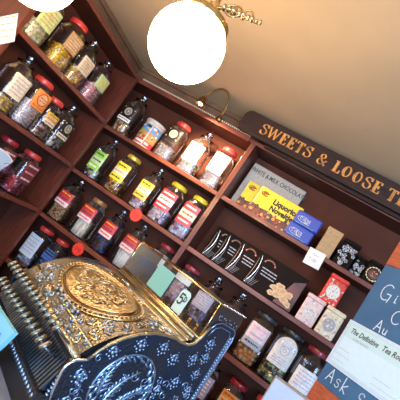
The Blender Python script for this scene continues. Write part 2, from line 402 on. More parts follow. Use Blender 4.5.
def jar(label, loc, rz, lid, lspec, kind, cols, fill, r=.063, h=.28, group=None, shoulder=.68):
    t = thing('sweet_jar', label, 'jar', loc, rz, group)
    prof, sq, neck = jar_meshes(r, h, shoulder)
    b = MB(); b.lathe(prof, 'glass', 32, sq=sq)
    b.build('jar_body', t)
    key = (kind, tuple(cols), r, round(fill*h, 3))
    if key not in SW:
        o = stuff(sweets_mesh(kind, cols, r, h, fill, len(SW)*13+5).build('sweets', t)); SW[key] = o.data
    else:
        o = bpy.data.objects.new('sweets', SW[key]); COL.objects.link(o); o.parent = t; stuff(o)
    zt = h*.90
    b = MB()
    if lid == 'knob':
        b.lathe([(neck*1.02, zt-.004), (neck*1.15, zt), (neck*1.15, zt+.006), (neck*.6, zt+.012), (neck*.30, zt+.016), (neck*.28, zt+.020), (neck*.5, zt+.026), (neck*.58, zt+.034), (neck*.42, zt+.043), (neck*.1, zt+.047)], 'glassclear', 20)
        b.build('glass_stopper', t)
    else:
        R = neck*1.16 if lid != 'lidblack' else neck*1.24
        b.lathe([(R*.98, zt-.016), (R*1.0, zt-.014), (R, zt+.006), (R*.96, zt+.011), (R*.8, zt+.012), (R*.78, zt+.010)], lid, 28)
        for i in range(28):
            a = 2*PI*i/28; c, s_ = math.cos(a), math.sin(a)
            b.box(-.0007, .0007, -.0007, .0007, zt-.013, zt+.004, lid, Matrix.Translation((c*R*1.003, s_*R*1.003, 0)))
        b.build('lid', t)
    if lspec: label_mesh(lspec, r, h).build('paper_label', t)
    return t
EM = ('emblem', .26, .66, 'black', 'cream', 'white')
EMW = ('emblem', .24, .68, 'white', 'black', 'cream')
rr = .062
YJ = .085
e = .0006
# top row on the back wall
G1 = 'sweet jars on the top shelf'
jar('glass-stoppered jar of brown sweets, black emblem label, left end of the back top shelf', (-1.49, YJ, Z1+e), .05, 'knob', EM, 'ball', ['tan', 'brown', 'cream', 'brown'], .27, rr, .285, G1)
jar('red-lidded jar of white sweets with a black emblem label, beside the printed tin', (-1.135, YJ, Z1+e), .02, 'lidred', ('emblem', .33, .72, 'black', 'cream', 'black'), 'ball', ['white', 'offwhite', 'cream', 'palepink'], .30, rr, .285, G1)
jar('glass-stoppered jar with white label and black emblem, bright under the lamp', (-.958, YJ, Z1+e), .03, 'knob', EMW, 'big', ['white', 'cream', 'offwhite'], .34, rr, .28, G1)
jar('jar of pale sweets with plain white label and orange-red lid, next to the divider', (-.785, YJ, Z1+e), -.02, 'lidred', ('plain', .30, .74, 'white', 'offwhite'), 'big', ['white', 'cream', 'palepink', 'offwhite'], .36, rr, .285, G1)
# printed tin tub
t = thing('sweet_tin', 'round printed tin with blue, orange and red picture, pale rim, on the top shelf', 'tin', (-1.30, YJ, Z1+e), .0)
b = MB(); R = .066; Ht = .185
def tinring(z, rad): return [(rad*math.cos(2*PI*i/40), rad*math.sin(2*PI*i/40), z) for i in range(40)]
b.rings([tinring(0, R*.97), tinring(.004, R), tinring(.010, R)], 'cream', True, False); b.rings([tinring(.010, R*.985), tinring(.045, R*.985)], 'crimson', False, False)
b.rings([tinring(.045, R*.985), tinring(.10, R*.985)], 'tan', False, False); b.rings([tinring(.10, R*.985), tinring(.150, R*.985)], 'skyblue', False, False)
b.rings([tinring(.150, R*.985), tinring(.168, R*.985)], 'cream', False, True)
def tinpatch(a0, a1, z0, z1, m, off=.001):
    n = 6
    for i in range(n):
        p, q = math.radians(a0+(a1-a0)*i/n), math.radians(a0+(a1-a0)*(i+1)/n); k = R*.985+off
        b.add([(k*math.cos(p), k*math.sin(p), z0), (k*math.cos(q), k*math.sin(q), z0), (k*math.cos(q), k*math.sin(q), z1), (k*math.cos(p), k*math.sin(p), z1)], [(0, 1, 2, 3)], m)
for i in range(26):
    a = random.uniform(-160, -20); z = random.uniform(.05, .12)
    tinpatch(a, a+random.uniform(8, 18), z, z+random.uniform(.008, .02), random.choice(['orange', 'gold', 'ink', 'white', 'red', 'green', 'cream']), random.uniform(.0011, .002))
for a, w_, z, m in ((-135, 22, .125, 'white'), (-100, 26, .13, 'navy'), (-60, 20, .128, 'white'), (-120, 50, .02, 'white'), (-60, 26, .022, 'cream')): tinpatch(a, a+w_, z, z+.014, m, .0022)
tinpatch(-72, -66, .012, .165, 'cream', .0024)
b.build('tin_body', t)
b = MB(); b.rings([tinring(.1685, R*1.0), tinring(.170, R*1.03), tinring(Ht-.003, R*1.03), tinring(Ht, R*1.0), tinring(Ht-.002, R*.93)], 'offwhite'); b.build('lid', t)

# second row
G2 = 'sweet jars on the second shelf'
jar('glass-stoppered jar with bright green label, leftmost on the second shelf', (-1.47, YJ, Z2+e), .04, 'knob', ('bands', .20, .66, ['green', 'palegreen', 'green'], ['ink', 'ink', 'white']), 'chunk', ['lilac', 'brown', 'palegreen', 'choc'], .24, .055, .275, G2)
jar('gold-lidded jar with yellow label and mixed yellow-brown sweets on the second shelf', (-1.285, YJ, Z2+e), .03, 'lidgold', ('bands', .27, .68, ['yellow', 'cream', 'yellow'], ['ink', 'tan', 'ink']), 'chunk', ['yellow', 'choc', 'tan', 'orange', 'brown'], .33, .060, .285, G2)
jar('glass-stoppered jar with yellow label, beside the gold-lidded one on the second shelf', (-1.085, YJ, Z2+e), .03, 'knob', ('bands', .24, .66, ['yellow', 'cream', 'gold'], ['ink', 'tan', 'ink']), 'chunk', ['lilac', 'pink', 'choc', 'offwhite', 'brown'], .28, .056, .27, G2)
jar('yellow-lidded jar, red and white label, over mixed sweets, second shelf middle', (-.925, YJ, Z2+e), .0, 'lidyellow', ('bands', .28, .70, ['crimson', 'offwhite', 'crimson'], ['white', 'brown', 'white']), 'wrap', ['palepink', 'purple', 'offwhite', 'choc', 'lilac'], .32, .064, .285, G2)
jar('yellow-lidded jar, red and cream label, pale purple sweets, beside the divider', (-.765, YJ, Z2+e), .0, 'lidyellow', ('bands', .26, .72, ['crimson', 'cream', 'crimson'], ['white', 'brown', 'white']), 'wrap', ['lilac', 'white', 'cardblue', 'purple', 'palepink'], .30, .062, .285, G2)
# third row
G3 = 'sweet jars on the third shelf'
RB = lambda a, b_: ('bands', a, b_, ['red', 'crimson', 'palepink'], ['gold', 'ink', 'crimson'])
jar('glass-stoppered jar of brown powder, red label, leftmost on the third shelf', (-1.495, YJ, Z3+e), .04, 'knob', RB(.36, .70), 'tiny', ['tan', 'brown', 'tan'], .50, .062, .27, G3)
jar('gold-brown lidded jar of white sticks with a red label on the third shelf', (-1.30, YJ, Z3+e), .03, 'lidbrown', RB(.38, .72), 'stick', ['white', 'cream', 'offwhite'], .40, .062, .275, G3)
jar('glass-stoppered jar of dark blue sweets with a red label on the third shelf', (-1.125, YJ, Z3+e), .03, 'knob', RB(.37, .72), 'ball', ['navy', 'blue', 'choc'], .36, .056, .265, G3)
jar('glass-stoppered jar of white sticks, red label, just left of the glass-topped register', (-.960, YJ, Z3+e), .03, 'knob', RB(.40, .74), 'stick', ['white', 'offwhite', 'cardblue'], .42, .058, .265, G3)
jar('red-lidded jar with white neck label, left of the divider behind the register glass', (-.765, YJ, Z3+e), .0, 'liddarkred', ('plain', .50, .74, 'offwhite', 'lilac'), 'wrap', ['purple', 'choc', 'lilac'], .42, .060, .285, G3)
jar('dark-red lidded jar of pink sweets, white label, right of the divider', (-.575, YJ, Z3+e), .0, 'liddarkred', ('plain', .56, .74, 'white', 'offwhite'), 'wrap', ['pink', 'purple', 'palepink', 'lilac'], .5, .060, .265, G3)
jar('glass-stoppered jar of purple sweets seen half through the register glass', (-.42, YJ, Z3+e), .0, 'knob', ('plain', .34, .66, 'lilac', 'offwhite'), 'wrap', ['purple', 'lilac', 'choc'], .34, .060, .26, G3)
jar('glass-stoppered jar just above the right end of the register', (-.265, YJ, Z3+e), .0, 'knob', ('plain', .40, .68, 'offwhite', 'grey'), 'wrap', ['brown', 'purple', 'choc'], .36, .060, .265, G3)
jar('black-lidded jar of orange sweets with a pink and blue striped label', (-.100, YJ, Z3+e), .04, 'lidblack', ('bands', .30, .72, ['palepink', 'palepink', 'grey'], ['pink', 'lilac', 'navy']), 'big', ['orange', 'peach', 'brown', 'orange'], .24, .066, .285, G3, .70)
jar('black-lidded jar of gold foil sweets with a large arched off-white label', (.050, YJ, Z3+e), .03, 'lidblack', ('arch', .30, .76, 'offwhite', 'grey'), 'wrap', ['foilgold', 'foildark', 'foilgold', 'foilsilver', 'lime'], .36, .068, .292, G3, .72)
jar('squat dark-red lidded jar with pale square label beside the blue chalkboard', (.190, YJ, Z3+e), .03, 'liddarkred', ('plain', .20, .56, 'offwhite', 'lilac'), 'ball', ['darkred', 'maroon', 'choc'], .30, .066, .288, G3, .66)
# fourth row
G4 = 'sweet jars on the fourth shelf'
jar('red-lidded jar with pale blue-white label, at the corner above the register keys', (-1.485, YJ, Z4+e), .06, 'lidred', ('plain', .24, .72, 'cardblue', 'lilac'), 'wrap', ['lilac', 'choc', 'brown', 'cardblue'], .26, .062, .285, G4)
jar('red-lidded jar of blue sweets beside the pale blue labelled jar', (-1.345, YJ, Z4+e), .0, 'lidred', ('bands', .42, .68, ['navy', 'blue'], ['skyblue', 'skyblue']), 'ball', ['blue', 'skyblue', 'navy'], .5, .056, .285, G4)
jar('dark-red lidded jar half hidden behind the domed top of the register', (-1.17, YJ, Z4+e), .0, 'liddarkred', ('plain', .3, .6, 'grey', 'navy'), 'ball', ['navy', 'choc'], .4, .060, .28, G4)
jar('red-labelled jar at the bottom, beneath the jar of orange sweets', (-.045, YJ, Z4+e), .0, 'liddarkred', ('bands', .35, .72, ['orange', 'peach', 'red'], ['red', 'red', 'white']), 'wrap', ['brown', 'lilac', 'red'], .34, .060, .265, G4)
jar('pale-labelled jar low beside the register edge', (-.195, YJ, Z4+e), .0, 'knob', ('plain', .3, .75, 'lilac', 'white'), 'wrap', ['purple', 'choc', 'offwhite'], .5, .058, .25, G4)
jar('red-lidded jar beneath the gold foil sweets on the lowest visible shelf', (.105, YJ, Z4+e), .0, 'lidred', ('bands', .42, .80, ['red', 'crimson', 'red'], ['white', 'white', 'gold']), 'wrap', ['red', 'navy', 'brown'], .42, .062, .28, G4)

# jars on the side wall, facing into the room
XJ = XU-.085; Q = PI/2
GA = 'sweet jars on the side wall'
jar('pale green sweet jar just under the far left globe, side wall top shelf', (XJ, -.765, Z1+LZ+e), Q-.1, 'lidred', ('plain', .28, .66, 'palegreen', 'tan'), 'big', ['palegreen', 'cream', 'offwhite'], .35, .062, .285, GA)
jar('red-lidded jar of yellow sweets with a pale label, side wall top shelf', (XJ, -.565, Z1+LZ+e), Q-.08, 'lidred', ('plain', .36, .68, 'tan', 'cream'), 'ball', ['yellow', 'gold', 'cream'], .36, .062, .285, GA)
jar('jar of yellow-white sweets, cream label, third along the side wall top shelf', (XJ, -.405, Z1+LZ+e), Q-.08, 'knob', ('plain', .32, .66, 'cream', 'tan'), 'ball', ['yellow', 'cream', 'tan'], .36, .060, .26, GA)
jar('jar of pink and white sweets, pale green label, side wall top shelf at the corner', (XJ, -.225, Z1+LZ+e), Q-.05, 'knob', ('plain', .38, .70, 'palegreen', 'yellow'), 'ball', ['pink', 'palepink', 'white', 'pink'], .42, .062, .255, GA)
jar('glass-stoppered jar with grey-cream label, leftmost on the side wall second shelf', (XJ, -.665, Z2+LZ+e), Q-.1, 'knob', ('plain', .30, .70, 'cream', 'grey'), 'ball', ['yellow', 'tan', 'cream'], .25, .062, .28, GA)
jar('red-lidded jar of white-pink sweets with an orange-red label on the side wall', (XJ, -.512, Z2+LZ+e), Q-.06, 'lidred', ('circle', .40, .74, 'orange', 'red', 'peach'), 'ball', ['white', 'palepink', 'offwhite'], .46, .065, .285, GA)
jar('red-lidded jar with a small peach label, between two jars on the side wall', (XJ, -.372, Z2+LZ+e), Q-.06, 'lidred', ('bands', .36, .62, ['gold', 'peach', 'cream'], ['brown', 'brown', 'brown']), 'ball', ['brown', 'palepink', 'tan'], .30, .060, .25, GA)
jar('jar with black emblem label, on the side wall second shelf beside the corner', (XJ, -.232, Z2+LZ+e), Q-.04, 'knob', ('emblem', .28, .72, 'black', 'cream', 'cream'), 'ball', ['cream', 'choc', 'offwhite'], .30, .062, .255, GA)
jar('red-lidded jar of red sweets, dark red label, near the corner on the side wall', (XJ, -.262, Z3+LZ+e), Q-.05, 'lidred', ('bands', .32, .76, ['maroon', 'maroon', 'maroon'], ['palepink', 'pink', 'palepink']), 'ball', ['crimson', 'pink', 'red'], .34, .064, .275, GA)
jar('red-lidded jar with dark label standing behind the small white-edged card', (XJ, -.455, Z3+LZ+e), Q-.05, 'liddarkred', ('bands', .32, .76, ['maroon', 'maroon'], ['palepink', 'pink']), 'ball', ['crimson', 'choc'], .30, .060, .27, GA)

# ------------------------------------------------------------------ boxes, right-hand top shelf
zb = Z1+e
t = thing('chocolate_box', 'grey-beige chocolate box with dark capital lettering, standing behind the yellow boxes', 'box', (-.636, .130, zb), math.radians(4))
b = MB(); b.bbox(0, .345, 0, .022, 0, .292, 'greybeige', .003); b.build('carton', t)
b = MB(); f2 = lambda X, Z: (X, -.0006, Z)
btext(b, 'WHITE & MILK CHOCOLATE', .004, .240, .027, 'ink', f=f2, xs=.72, off=.0006)
pen(b, [[(.0, .0), (.2, .25), (.5, .1), (.7, .4), (.4, .5), (.1, .3)]], .04, .04, .06, 'tan', .003, f=f2)
pen(b, [arc(.5, .5, .3, .2, 0, 360), arc(.5, .5, .12, .1, 0, 360)], .05, .12, .05, 'green', .004, f=f2)
b.build('front_print', t)

def liquorice(loc, rz, label, w=.262):
    t = thing('liquorice_box', label, 'box', loc, rz, 'yellow liquorice boxes')
    H = .172
    b = MB(); b.bbox(0, w, 0, .033, 0, H, 'yellow', .002); b.build('carton', t)
    b = MB(); f = lambda X, Z: (X, -.0005, Z); g = lambda X, Z: (X, -.0010, Z)
    b.poly([(.001, .001), (w-.001, .001), (w-.001, .048), (w*.8, .056), (w*.6, .050), (w*.4, .062), (w*.2, .056), (.001, .066)], 'photobrown', f)
    b.poly([(.0, .0), (.004, .0), (.004, H), (0, H)], 'cream', f)
    rg = random.Random(3)
    for i in range(40):
        x, z = rg.uniform(.01, w-.012), rg.uniform(.006, .06); s_ = rg.uniform(.006, .011); c = rg.choice(['orange', 'red', 'black', 'peach', 'choc', 'brown', 'crimson', 'black', 'tan'])
        b.poly([(x+s_*math.cos(k*PI/3+i), z+s_*math.sin(k*PI/3+i)) for k in range(6)], c, lambda X, Z, i=i: (X, -.0010-.00002*i, Z))
    btext(b, 'Liquorice', .100, .110, .031, 'black', f=g, xs=.92, off=.0022); btext(b, 'Novelties', .100, .070, .031, 'black', f=g, xs=.92, off=.0022)
    pen(b, [arc(.45, .5, .42, .26, 20, 330), arc(.45, .5, .2, .14, 0, 320), [(.1, .4), (.9, .66)]], .016, .114, .05, 'red', .0022, f=g)
    b.build('front_print', t); return t
liquorice((-.590, .092, zb), 0, 'yellow liquorice box, the left one, partly covered by another', .18)
liquorice((-.502, .055, zb), 0, 'yellow liquorice box in front, its black lettering in full view')
def bluebox(loc, rz, label):
    t = thing('biscuit_packet', label, 'packet', loc, rz, 'blue packets')
    b = MB(); b.bbox(0, .140, 0, .05, 0, .074, 'blue', .006); b.build('packet_body', t)
    b = MB(); g = lambda X, Z: (X, -.0008, Z)
    pen(b, [arc(.5, .5, .62, .30, 0, 360, 24)], .022, .008, .05, 'cardblue', .0013, f=g)
    pen(b, [arc(.12, .55, .1, .14, 40, 320), arc(.42, .5, .09, .12, 0, 350), [(.58, .72), (.6, .3), (.7, .34)], arc(.86, .52, .1, .13, 30, 330), [(1.04, .7), (1.1, .36)], [(.3, .18), (1.1, .22)]], .028, .008, .052, 'offwhite', .0016, f=g)
    pen(b, [[(0, 0), (1.5, 0)]], .012, .006, .07, 'skyblue', .0015, f=g)
    b.build('front_print', t)
bluebox((-.262, .001, zb), .02, 'blue packet with white oval script, the lower of two stacked')
bluebox((-.256, .001, zb+.0750), -.03, 'blue packet with white oval script, the upper of two stacked')
t = thing('gold_box', 'plain old-gold box standing between the blue packets and the dark tins', 'box', (-.082, .03, zb), .0)
b = MB(); b.bbox(0, .082, 0, .10, 0, .155, 'tan', .002); b.build('carton', t)
b = MB(); b.bbox(-.001, .083, -.001, .101, .125, .157, 'tan', .002); b.build('lid', t)
# dark tins with pale floral pattern
def dark_tin(loc, w, h, label, seed, ring=False):
    t = thing('tea_tin', label, 'tin', loc, 0, 'dark patterned tins')
    b = MB(); b.bbox(-w/2, w/2, 0, .07, 0, h*.8, 'blackgloss', .004)
    rg = random.Random(seed)
    if ring:
        for i in range(30):
            a = 2*PI*i/30; b.blob((.034*math.cos(a), -.001, h*.42+.034*math.sin(a)), .0042, 'foilgold' if i % 2 else 'cream', (1, .4, 1), 6, 4)
        b.blob((0, -.0005, h*.42), .027, 'photobrown', (1, .1, 1), 14, 6)
        for i in range(9): b.blob((rg.uniform(-.014, .014), -.004, h*.42+rg.uniform(-.014, .014)), .004, rg.choice(['tan', 'foilgold', 'brown']), (1, .4, 1), 5, 4)
    else:
        for i in range(24):
            x, z = rg.uniform(-w*.40, w*.40), rg.uniform(h*.08, h*.72); R_ = rg.uniform(.005, .011)
            for k in range(5):
                a = 2*PI*k/5+i; b.blob((x+R_*.7*math.cos(a), -.0008-.0001*k, z+R_*.7*math.sin(a)), R_*.42, rg.choice(['grey', 'offwhite', 'lilac', 'cardblue', 'grey']), (1, .25, 1), 6, 4)
    b.build('tin_body', t)
    b = MB(); b.bbox(-w/2-.002, w/2+.002, -.002, .072, h*.8+.0005, h*.93, 'blackgloss', .004); b.lathe([(w*.16, h*.93), (w*.14, h*.97), (w*.06, h)], 'foildark', 14, (0, .035, 0)); b.build('lid', t)
dark_tin((.060, .030, zb), .088, .158, 'dark tin covered in pale grey flowers, beside the gold box', 1)
dark_tin((.138, .060, zb), .060, .115, 'dark tin with pale flowers, second from the gold box', 8)
dark_tin((.214, .020, zb), .082, .125, 'dark tin with a round gold-edged medallion, near the chalkboard', 4, True)

# price card hung on the shelf edge
t = thing('price_card', 'small white handwritten price card clipped on the right-hand top shelf edge', 'card', (-.056, -.012, 1.838), .0)
b = MB(); b.bbox(-.043, .043, -.001, .001, 0, .088, 'white', .0005, Matrix.Rotation(math.radians(-4), 4, 'Y')); b.build('card', t)
b = MB(); g = lambda X, Z: (X, -.0018, Z)
pen(b, [[(0, 0), (.15, .3), (.3, 0), (.45, .25), (.6, .05), (.8, .2)]], -.022, .056, .04, 'grey', .0009, f=g)
pen(b, [[(0, .4), (.25, .4)], arc(.12, .3, .1, .25, 60, 300), [(.5, .5), (.5, 0)], arc(.85, .25, .12, .25, 0, 360), arc(1.2, .25, .12, .25, 0, 360)], -.026, .026, .028, 'grey', .0009, f=g)
b.build('handwriting', t)
b = MB(); b.box(-.008, .008, .0012, .0118, .060, .070, 'silver'); b.build('clip', t)

# ------------------------------------------------------------------ biscuit boxes, second shelf right
z2b = Z2+e
def biscuit(loc, rz, label, pic=True):
    t = thing('biscuit_box', label, 'box', loc, rz, 'black biscuit boxes')
    W, H = .280, .195
    b = MB(); b.bbox(0, W, 0, .028, 0, H, 'blackgloss', .0015); b.build('carton', t)
    b = MB(); f = lambda X, Z: (X, -.0005, Z); g = lambda X, Z: (X, -.0009, Z)
    # shine along the carton's left edge, painted on as pale tapering curves
    for x0, c, wd, top_, bow in ((.006, 'foilsilver', .0016, .165, .020), (.0, 'tan', .0012, .150, .008), (.026, 'grey', .0010, .110, .008), (.014, 'grey', .0007, .08, .006)):
        st = [(max(.002, x0+.006*u+bow*math.sin(PI*u*.9)), .008+(top_)*u) for u in [i/14 for i in range(15)]]
        for k, (p, q) in enumerate(zip(st, st[1:])): pen(b, [[p, q]], 0, 0, 1, c, wd*(.25+math.sin(PI*(k+1)/15)*.75), f=g)
    for k in range(4): pen(b, [[(.016+.010*k, .008), (.034+.011*k, .05)]], 0, 0, 1, 'grey', .0006, f=g)
    pen(b, [arc(.5, 0, .5, .42, 15, 165)], .044, .150, .060, 'brightred', .0048, f=g)
    pen(b, [arc(.5, 0, .5, .42, 15, 165)], .044, .149, .060, 'peach', .0013, f=lambda X, Z: (X, -.0013, Z))
    rg = random.Random(2)
    for k in range(3):
        x = .050+.004*k
        while x < .135-.006*k:
            l = rg.uniform(.006, .016); pen(b, [[(x, .124-k*.017), (x+l, .124-k*.017)]], 0, 0, 1, 'grey', .0026, f=g); x += l+.006
    b.poly([(.18, .006), (W-.002, .006), (W-.002, H-.02), (.225, H-.05)], 'photobrown', f)
    for i, (x, z, s_, a) in enumerate([(.196+(q[0]-.165)*1.12, .060+(q[1]-.055)*1.2, q[2]*1.15, q[3]) for q in ((.128, .062, .021, .2), (.150, .044, .022, 1), (.172, .066, .024, 2), (.150, .080, .020, 1.7), (.190, .040, .023, .4), (.200, .066, .020, 1.2), (.212, .030, .018, 2.2), (.125, .036, .017, .9))]):
        pt = [(x+s_*(1+.22*((k*7+i) % 3-1))*math.cos(a+k*2*PI/9), z+s_*.72*(1+.18*((k*5+i) % 3-1))*math.sin(a+k*2*PI/9)) for k in range(9)]
        b.poly(pt, 'biscuit', lambda X, Z, i=i: (X, -.0010-i*.0004, Z), .0003)
        pt2 = [(x+(q[0]-x)*.55, z+(q[1]-z)*.5) for q in pt]
        b.poly(pt2, 'tan', lambda X, Z, i=i: (X, -.0012-i*.0004, Z))
    b.build('front_print', t)
xs = [-.598, -.524, -.426, -.304]
for i, xx in enumerate(xs):
    biscuit((xx, .122-.032*i, z2b), 0, ['black biscuit box, the leftmost, only its curved silver edge and red arch showing', 'black biscuit box, second from the left in the overlapping row', 'black biscuit box, third from the left, just behind the front one', 'black biscuit box at the front of the row, golden biscuits pictured on it'][i])
# patterned square tins
def sq_tin(loc, rz, col, fcol, label):
    t = thing('square_tin', label, 'tin', loc, rz, 'patterned square tins')
    b = MB(); b.bbox(-.046, .046, -.035, .035, 0, .125, col, .004)
    rg = random.Random(int(loc[0]*999))
    for i in range(60):
        x, z = rg.uniform(-.040, .040), rg.uniform(.006, .119); s_ = rg.uniform(.003, .0065); c = rg.choice(fcol)
        b.poly([(x+s_*math.cos(k*PI/3+i), z+s_*math.sin(k*PI/3+i)) for k in range(6)], c, lambda X, Z, i=i: (X, -.0352-.00003*i, Z))
    for r0, c in ((.034, 'cream'), (.030, fcol[0])):
        n = 18; b.poly([(r0*math.cos(2*PI*k/n), .062+r0*1.1*math.sin(2*PI*k/n)) for k in range(n)], c, lambda X, Z, r0=r0: (X, -.0372-(.034-r0)*.05, Z))
    for i in range(26):
        a, q = rg.uniform(0, 2*PI), rg.uniform(0, .026); x, z = q*math.cos(a), .062+q*math.sin(a); s_ = rg.uniform(.002, .005)
        b.poly([(x+s_*math.cos(k*PI/2.5), z+s_*math.sin(k*PI/2.5)) for k in range(5)], rg.choice(fcol+['grey', 'cream']), lambda X, Z, i=i: (X, -.0378-.00002*i, Z))
    b.build('tin_body', t)
    b = MB(); b.bbox(-.048, .048, -.0365, .0365, .1255, .147, col, .004); b.build('lid', t)
sq_tin((.054, .045, z2b), .0, 'palepink', ['offwhite', 'lilac', 'grey', 'palepink', 'white'], 'pale pink patterned square tin on the second shelf, left of the cream one')
sq_tin((.160, .040, z2b), .0, 'cream', ['grey', 'offwhite', 'tan', 'lilac', 'white'], 'cream patterned square tin on the second shelf, beside the chalkboard')
sq_tin((.098, .052, z2b+.1475), .0, 'brightred', ['white', 'cream', 'offwhite', 'crimson', 'tan'], 'red patterned square tin stacked on top of the pink and cream ones')

# star price tags on the shelf edges
def star(loc, rz, label):
    t = thing('price_star', label, 'price tag', loc, rz, 'red starburst price tags')
    b = MB(); n = 14; pts = []
    for k in range(2*n):
        q = .041 if k % 2 == 0 else .033; pts.append((q*math.cos(PI*k/n), q*math.sin(PI*k/n)))
    b.poly(pts, 'brightred', None, .002)
    b.build('card_star', t)
    b = MB(); g = lambda X, Z: (X, -.0006, Z)
    pen(b, [arc(.3, .5, .2, .3, 60, 300), [(.2, .45), (.45, .45)], [(.7, .8), (.7, .2)], arc(1.05, .5, .15, .28, 0, 360)], -.020, -.015, .032, 'darkred', .0011, f=g)
    b.build('handwriting', t)
star((-1.012, -.004, 1.556), 0, 'red starburst price tag on the edge of the second shelf')
star((-1.188, -.004, 1.206), 0, 'red starburst price tag on the edge of the third shelf, just over the register')

# ------------------------------------------------------------------ picture lamp on the crown
t = thing('picture_lamp', 'small dark gooseneck lamp arching over the top shelf', 'lamp', (-.925, -.012, TOP+.016), .0)
b = MB(); b.lathe([(.020, 0), (.020, .006), (.010, .010), (.006, .014)], 'brassdark', 18, T=Matrix.Translation((0, -.003, .012)) @ Matrix.Rotation(PI/2, 4, 'X')); b.build('mount', t)
def bez(p0, p1, p2, p3, n=18): return [tuple((1-u)**3*a+3*(1-u)**2*u*b_+3*(1-u)*u*u*c+u**3*d for a, b_, c, d in zip(p0, p1, p2, p3)) for u in [i/n for i in range(n+1)]]
b = MB(); b.tube(bez((0, -.015, .012), (.05, -.06, .17), (-.05, -.13, .20), (-.087, -.142, .045)), .0058, 'brassdark'); b.build('gooseneck', t)
b = MB(); b.lathe([(.008, .040), (.014, .036), (.020, .020), (.030, -.002), (.034, -.014), (.031, -.013), (.026, .0)], 'brassdark', 20, (-.087, -.142, .0), cap=False); b.build('lamp_shade', t)
b = MB(); b.blob((-.087, -.142, -.002), .014, 'bulb', (1, 1, 1.1), 12, 8); b.build('bulb', t)

# ------------------------------------------------------------------ globe lamps
def globe(c, r, label, finial=True):
    t = thing('globe_lamp', label, 'lamp', c, 0, 'opal globe lamps')
    b = MB(); b.blob((0, 0, 0), r, 'globe', (1, 1, 1), 40, 26); b.build('globe_shade', t)
    b = MB()
    b.lathe([(r*.70, r*.72), (r*.74, r*.76), (r*.66, r*.84), (r*.70, r*.90), (r*.54, r*.99), (r*.40, r*1.03), (r*.36, r*1.10), (r*.20, r*1.16), (r*.13, r*1.24), (r*.17, r*1.30), (r*.08, r*1.38), (r*.055, r*1.5)], 'brass', 28); b.build('gallery', t)
    b = MB(); zt = CEIL-c[2]-.03; b.tube([(0, 0, r*1.48), (0, 0, zt)], .0055, 'brass'); b.lathe([(.012, zt-.004), (.03, zt), (.05, zt+.012), (.055, zt+.0295)], 'brass', 24); b.build('stem', t)
    # ornate side arm with a turned finial
    b = MB()
    if finial:
        z = r*1.30
        b.tube([(.010, -.0, z), (.03, 0, z+.006), (.06, .002, z+.010), (.14, .006, z+.006)], [.006, .0045, .0045, .0035], 'brass')
        for k, (x, q) in enumerate(((.028, .011), (.045, .009), (.060, .015), (.078, .010), (.092, .013), (.108, .008), (.120, .010), (.134, .006), (.146, .0075))):
            b.lathe([(q*.35, -q*.6), (q, -q*.15), (q, q*.15), (q*.35, q*.6)], 'brass', 14, T=Matrix.Translation((x, .002, z+.009-.00003*k)) @ Matrix.Rotation(PI/2, 4, 'Y'))
        for s_ in (-1, 1):
            pts = [(.055+.030*math.cos(a)*(1-a/9), .002+s_*.004, z+.010+s_*.026*math.sin(a)*(1-a/9)) for a in [i*.35 for i in range(14)]]
            b.tube(pts, .0030, 'brass', 6)
        pts = [(.100+.018*math.cos(a)*(1-a/9), 0, z+.012+.020*math.sin(a)*(1-a/9)) for a in [i*.35 for i in range(14)]]
        b.tube(pts, .0026, 'brass', 6)
        b.build('ornate_arm', t)
    return t
globe((-.616, -1.188, 2.022), .108, 'large glowing opal globe lamp, brass-capped, hanging over the jars at top centre')
globe((-1.112, -1.281, 1.992), .112, 'glowing opal globe lamp cut off by the top left of the picture', False)

# cream card pinned on the end of the side shelving
b = MB(); b.poly([(-.11, .0), (.0, .085), (.085, -.030), (-.025, -.115)], 'white', None, .0025)
for k in range(4): pen(b, [[(-.055+.020*k, .030-.026*k), (.0+.020*k, .066-.026*k)]], 0, 0, 1, 'tan', .0022, f=lambda X, Z: (X, -.0006, Z))
nt_ = b.build('notice_card')
tag(nt_, 'cream notice card at the upper left edge, pinned to the end of the side shelving', 'card')
nt_.location = (-1.58, YE-.00245, 1.890)

# white-edged card at the left, leaning on the third side shelf
b = MB()
Rc = Matrix.Translation((-1.546, -.50, Z3+LZ+.0008)) @ Matrix.Rotation(math.radians(90), 4, 'Z')
b.M = Rc
b.poly([(-.14, 0), (.0, .0), (.028, .083), (.064, .165), (.0, .188), (-.14, .190)], 'white', None, .002)
b.poly([(-.13, .010), (-.006, .010), (.020, .085), (.053, .162), (-.004, .180), (-.13, .182)], 'cardblue', lambda X, Z: (X, -.0008, Z))
pen(b, [[(0, 0), (.3, .3), (.5, 0), (.7, .3), (.9, .1)], [(0, .7), (.4, .9), (.9, .7)], [(.2, .4), (.8, .5)]], .02, .09, .06, 'blue', .0012, f=lambda X, Z: (X, -.0014, Z))
tag(b.build('card_sign'), 'pale blue handwritten card with white edge, at the left edge on the side wall shelf', 'card')

# ------------------------------------------------------------------ counter
b = MB()
cp = [(-.62, -1.75), (1.5, -1.75), (1.5, -.50), (.05, -.50), (-.06, -.86), (-.50, -.66), (-.78, -.92)]
CZ = 1.118
def prism(b, pts, z0, z1, m):
    n = len(pts); b.add([(*p, z0) for p in pts]+[(*p, z1) for p in pts], [tuple(range(n))[::-1], tuple(range(n, 2*n))]+[(i, (i+1) % n, (i+1) % n+n, i+n) for i in range(n)], m)
ct = thing('shop_counter', 'grey-topped shop counter that the brass cash register stands on', 'counter', (0, 0, 0))
prism(b, cp, CZ-.035, CZ, 'counter'); b.build('worktop', ct, bevel=.003)
b = MB(); prism(b, [(-.55, -1.68), (1.45, -1.68), (1.45, -.55), (.09, -.55), (-.04, -.93), (-.50, -.73), (-.70, -.93)], 0, CZ-.036, 'counterbody'); b.build('counter_base', ct)

